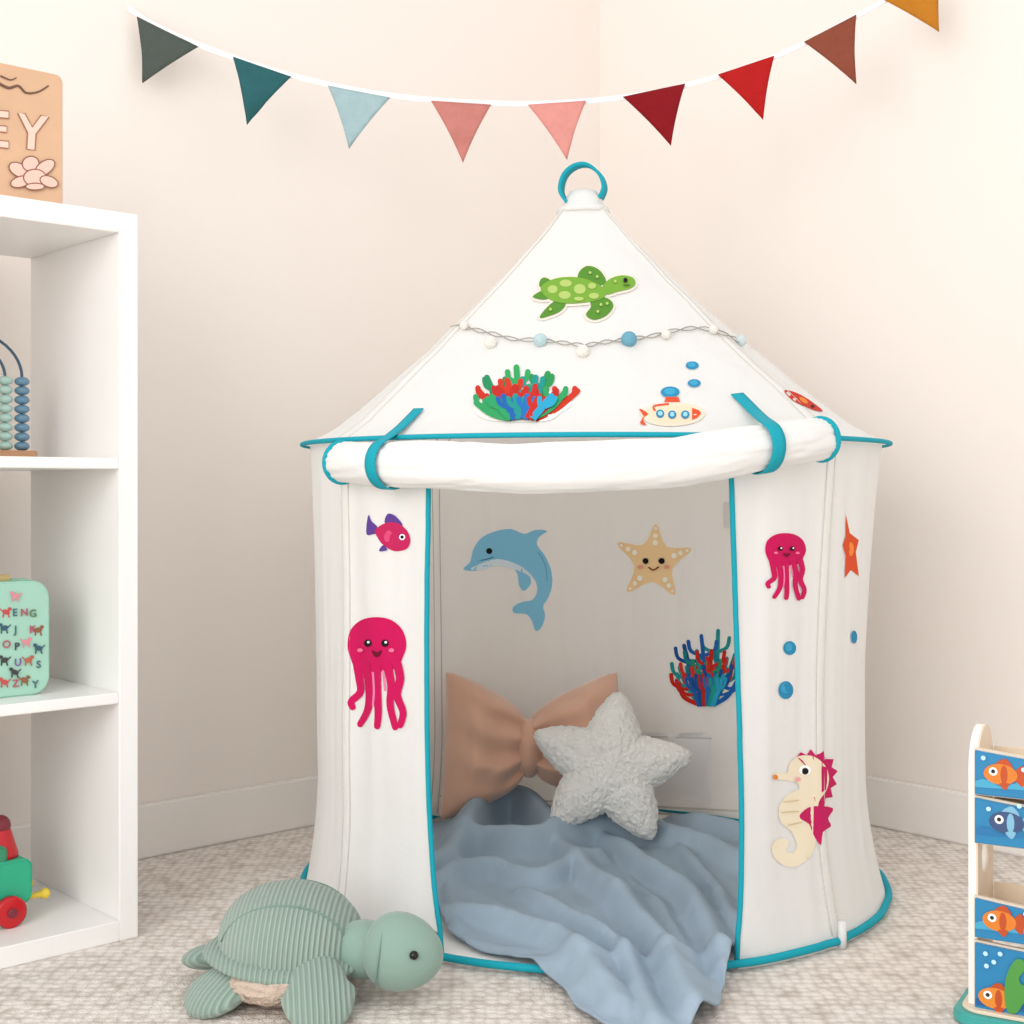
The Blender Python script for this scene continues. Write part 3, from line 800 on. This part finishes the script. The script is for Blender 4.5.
# ---------- plush turtle
tur=empty('plush_turtle')
cord=mat('corduroy','#a0b5a7',.9,cord=44,sheen=.3); cordp=mat('corduroy_flipper','#9bb1a3',.9,cord=40,sheen=.3); smoothg=mat('plush_green','#89a497',.9,bump=.4,bscale=350,sheen=.3)
fluff=mat('plush_belly','#d3bfae',.95,bump=1,bscale=160,bdist=.008)
tx,ty=-.335,2.085
def dome(q):
    z=q.z if q.z>0 else q.z*.35
    return Vector((q.x*(1+.03*math.sin(5*math.atan2(q.y,q.x))),q.y,(abs(z)**.9)*(1 if z>0 else -1)))
ball('shell',(tx,ty,.062),(.110,.116,.094),cord,tur,rot=(0,3,0),fn=dome,u=64,v=32)
br=[(tx+.112*math.cos(a)*(1+.02*math.sin(3*a)),ty+.116*math.sin(a),.060+.006*math.sin(2*a+.6)) for a in [2*math.pi*k/48 for k in range(48)]]
V=[];Fc=[]
for k,p in enumerate(br):
    a=2*math.pi*k/48; o=Vector((math.cos(a),math.sin(a),0))
    for j in range(10):
        q=2*math.pi*j/10; V.append(Vector(p)+o*(.019*math.cos(q))+Z*(.0085*math.sin(q)-.006*math.cos(q)))
for k in range(48):
    for j in range(10): Fc.append((k*10+j,((k+1)%48)*10+j,((k+1)%48)*10+(j+1)%10,k*10+(j+1)%10))
mesh('shell_brim',V,Fc,cordp,tur)
seamg=mat('seam_green','#7e978a',.9)
for k,(yy) in enumerate((-.055,.05)):
    pts=[]
    for i in range(31):
        x=-.97+1.94*i/30; yv=yy/.118+.10*(1-x*x)*(1 if yy<0 else -1)*-1; q=max(0,1-x*x-yv*yv)
        if q<=0.01: continue
        pts.append((tx+x*.110,ty+yv*.116,.0625+.094*math.sqrt(q)**.9))
    tube('shell_seam_%d'%k,pts,.0016,seamg,tur,6)
ball('belly',(tx-.005,ty-.030,.038),(.098,.112,.038),fluff,tur,fn=lambda q:q*(1+.07*noise.noise(q*11)),u=64,v=40)
ball('neck',(tx+.115,ty-.035,.068),(.05,.046,.042),smoothg,tur)
ball('head',(-.162,2.02,.074),(.060,.053,.056),smoothg,tur,rot=(0,6,-14),fn=lambda q:Vector((q.x*(1.0+.05*q.x),q.y*(1-.06*q.x),q.z*(1-.10*q.x))),u=48,v=32)
for s,(ex,ey,ez) in enumerate(((-.140,1.969,.086),(-.116,2.045,.090))):
    ball('eye_%d'%s,(ex,ey,ez),.0065,mat('eye_black','#0a0a0a',.15),tur,u=16,v=12)
tube('head_seam',[(-.162+.0605*math.sin(a)*.12-.03,2.02-.052*math.cos(a)*.93,.074+.054*math.sin(a)*.93) for a in [-1.3+2.6*i/20 for i in range(21)]],.0012,seamg,tur,6)
def tear(q):
    return Vector((q.x*(1.05-.35*(q.y+1)/2 if q.y>0 else 1),q.y,q.z))
ball('flipper_front',(-.276,1.960,.038),(.053,.072,.025),cordp,tur,rot=(32,0,12),fn=tear,u=40,v=24)
ball('flipper_rear',(-.420,1.998,.030),(.050,.060,.023),cordp,tur,rot=(24,0,-38),fn=tear,u=40,v=24)
ball('flipper_rear_far',(-.455,2.13,.032),(.030,.055,.020),cordp,tur,rot=(0,-14,-62),fn=tear,u=40,v=24)
ball('flipper_front_far',(-.235,2.16,.030),(.035,.050,.020),cordp,tur,rot=(-20,0,-30),fn=tear,u=40,v=24)

# ---------- toy rack (right edge)
rack=empty('ocean_toy_rack')
D=1.97; u=D/F
def X(px): return (px-512)*u
def Zp(py): return H+(HZ-py)*u
birch=mat('birch_ply','#ead9c2',.55,var=20); wpaint=mat('white_wood','#f6f2ec',.5)
FMr=lambda x,y,z:Matrix(((1,0,0,x),(0,0,-1,y),(0,1,0,z),(0,0,0,1)))
RW=.30; x0=X(963)
def sideboard(name,xp,m,th):
    out=[(0,0),(.11,0),(.11,.335)]
    out+= [(.055+.055*math.cos(t),.340+.058*math.sin(t)) for t in [math.pi*i/12 for i in range(13)]]
    out+=[(0,.335)]
    hole=[(.052+.024*math.cos(t),.212+.028*math.sin(t)) for t in [2*math.pi*i/20 for i in range(20)]]
    P=[Vector(p) for p in out+hole]; n=len(out)
    e=[(i,(i+1)%n) for i in range(n)]+[(n+i,n+(i+1)%20) for i in range(20)]
    rr=delaunay_2d_cdt(P,e,[],2,1e-6)
    T=[f for f in rr[2] if math.hypot((sum(rr[0][i].x for i in f)/3-.052)/.024,(sum(rr[0][i].y for i in f)/3-.212)/.028)>1]
    if not T: T=rr[2]
    V=[Vector((xp,D-.01+p.x,p.y+.012)) for p in rr[0]]
    o=mesh(name,V,[tuple(t) for t in T],m,rack,False)
    md=o.modifiers.new('s','SOLIDIFY'); md.thickness=th; md.offset=0
sideboard('side_a',x0+.004,wpaint,.010); sideboard('side_a_inner',x0+.0105,birch,.003)
sideboard('side_b',x0+RW,wpaint,.012)
prism('base',rrect(RW+.05,.17,.03),.016,Matrix(((1,0,0,x0-.02),(0,1,0,D-.045),(0,0,1,.017),(0,0,0,1))),paint('#3fa7a0'),rack,.003)
prism('base_plate',rrect(RW+.03,.15,.03),.006,Matrix(((1,0,0,x0-.01),(0,1,0,D-.035),(0,0,1,.022),(0,0,0,1))),birch,rack,.002)
bluep=paint('#2383b5')
yf=D-.022
panels=[(747,790),(794,838),(893,931),(937,1006)]
for k,(ya,yb) in enumerate(panels):
    za,zb=Zp(ya),Zp(yb); w=RW-.008; h=za-zb
    pts=[(0,0),(w,0)]+[(w-w*i/20,h-.010*math.sin(math.pi*i/20)*(1 if k<3 else .5)) for i in range(21)]
    prism('panel_%d'%k,pts,.008,FMr(x0+.010,yf,zb),bluep,rack,.0015)
    prism('panel_edge_%d'%k,[(p[0]-(.002 if p[0]<.01 else -.002),p[1]+(.003 if p[1]>.01 else -.002)) for p in pts],.006,FMr(x0+.010,yf+.0065,zb),birch,rack)
    box('tray_%d'%k,Matrix.Identity(4),(x0+.014,D-.012,zb),(x0+RW-.006,D+.10,zb+.006),birch,rack,.001)
    box('tray_back_%d'%k,Matrix.Identity(4),(x0+.014,D+.094,zb),(x0+RW-.006,D+.10,zb+.05),birch,rack,.001)
rpj=plane_proj(Vector((0,yf,0)),Vector((0,1,0)))
def fish(cx,cy,s,c1,c2,flip=1):
    T=lambda p:[(cx+flip*a*s,cy+b*s) for a,b in p]
    return [(T(closed([(10,0),(18,-9),(20,0),(18,9)],4)),c2),(T(closed([(-4,-8),(4,-14),(10,-6)],4)),c2),(T(ell(0,0,14,9)),c1),(T(ell(3,0,3,8)),c2),(T(ell(-6,-2,3.6)),'#ffffff'),(T(ell(-6,-2,1.8,1.8,0,10)),'#101010'),(T(closed([(-1,8),(4,13),(7,7)],4)),c2)]
L=[]
for y,c in ((781,'#45a8cc'),(828,'#1f74ab'),(922,'#45a8cc'),(998,'#1a5f9e')):
    L.append(([(976,y)]+[(976+i*7,y-3*math.sin(i*1.3)-1) for i in range(24)]+[(1137,y+5),(976,y+5)],c))
L+=fish(1000,771,1.15,'#e07f22','#c04c1a')+fish(1006,818,1.2,'#38507c','#7fb8d4')+fish(999,916,1.15,'#e07f22','#c04c1a')+fish(995,993,1.15,'#e58a2c','#c04c1a')
L+=fish(1080,770,1.1,'#d8432f','#f0b13c',-1)+fish(1085,990,1.2,'#38507c','#7fb8d4',-1)
L+=[(closed([(1004,985),(1007,965),(1016,950),(1026,955),(1018,968),(1022,975),(1038,968),(1042,978),(1024,990),(1016,1003),(1007,1003)],3),'#4f9a43')]
for i,(x,y) in enumerate(((986,950),(994,957),(987,962),(1000,948),(1018,800),(989,806),(1022,764),(984,756),(1024,905))): L.append((ell(x,y,2.4,2.4,0,10),'#bfe6f2'))
sticker('rack_artwork',L,rpj,rack,base=.0012,step=.00005,matf=paint,grid=20)
pv=Vector((x0,D-.02,0))
rack.matrix_world=Matrix.Translation(pv)@Matrix.Rotation(math.radians(-30),4,'Z')@Matrix.Translation(-pv)

# ---------------- lights / world
w=bpy.data.worlds.new('World'); sc.world=w; w.use_nodes=True
bg=w.node_tree.nodes['Background']; bg.inputs[0].default_value=(.985,.988,1,1); bg.inputs[1].default_value=1.10
def area(name,loc,tgt,size,e,col=(1,1,1)):
    l=bpy.data.lights.new(name,'AREA'); l.size=size; l.energy=e; l.color=col
    o=bpy.data.objects.new(name,l); link(o); o.location=loc
    o.rotation_euler=(Vector(tgt)-Vector(loc)).to_track_quat('-Z','Y').to_euler(); return o
area('window_light',(-1.4,-.8,1.6),(.1,2.7,.6),2.0,56,(1,.985,.965))
cam=bpy.data.cameras.new('cam'); co=bpy.data.objects.new('camera',cam); link(co)
co.location=CAM; co.rotation_euler=(math.pi/2,0,0); cam.sensor_width=36; cam.lens=F/1024*36; cam.shift_y=-(512-HZ)/1024
cam.clip_start=.05
sc.camera=co
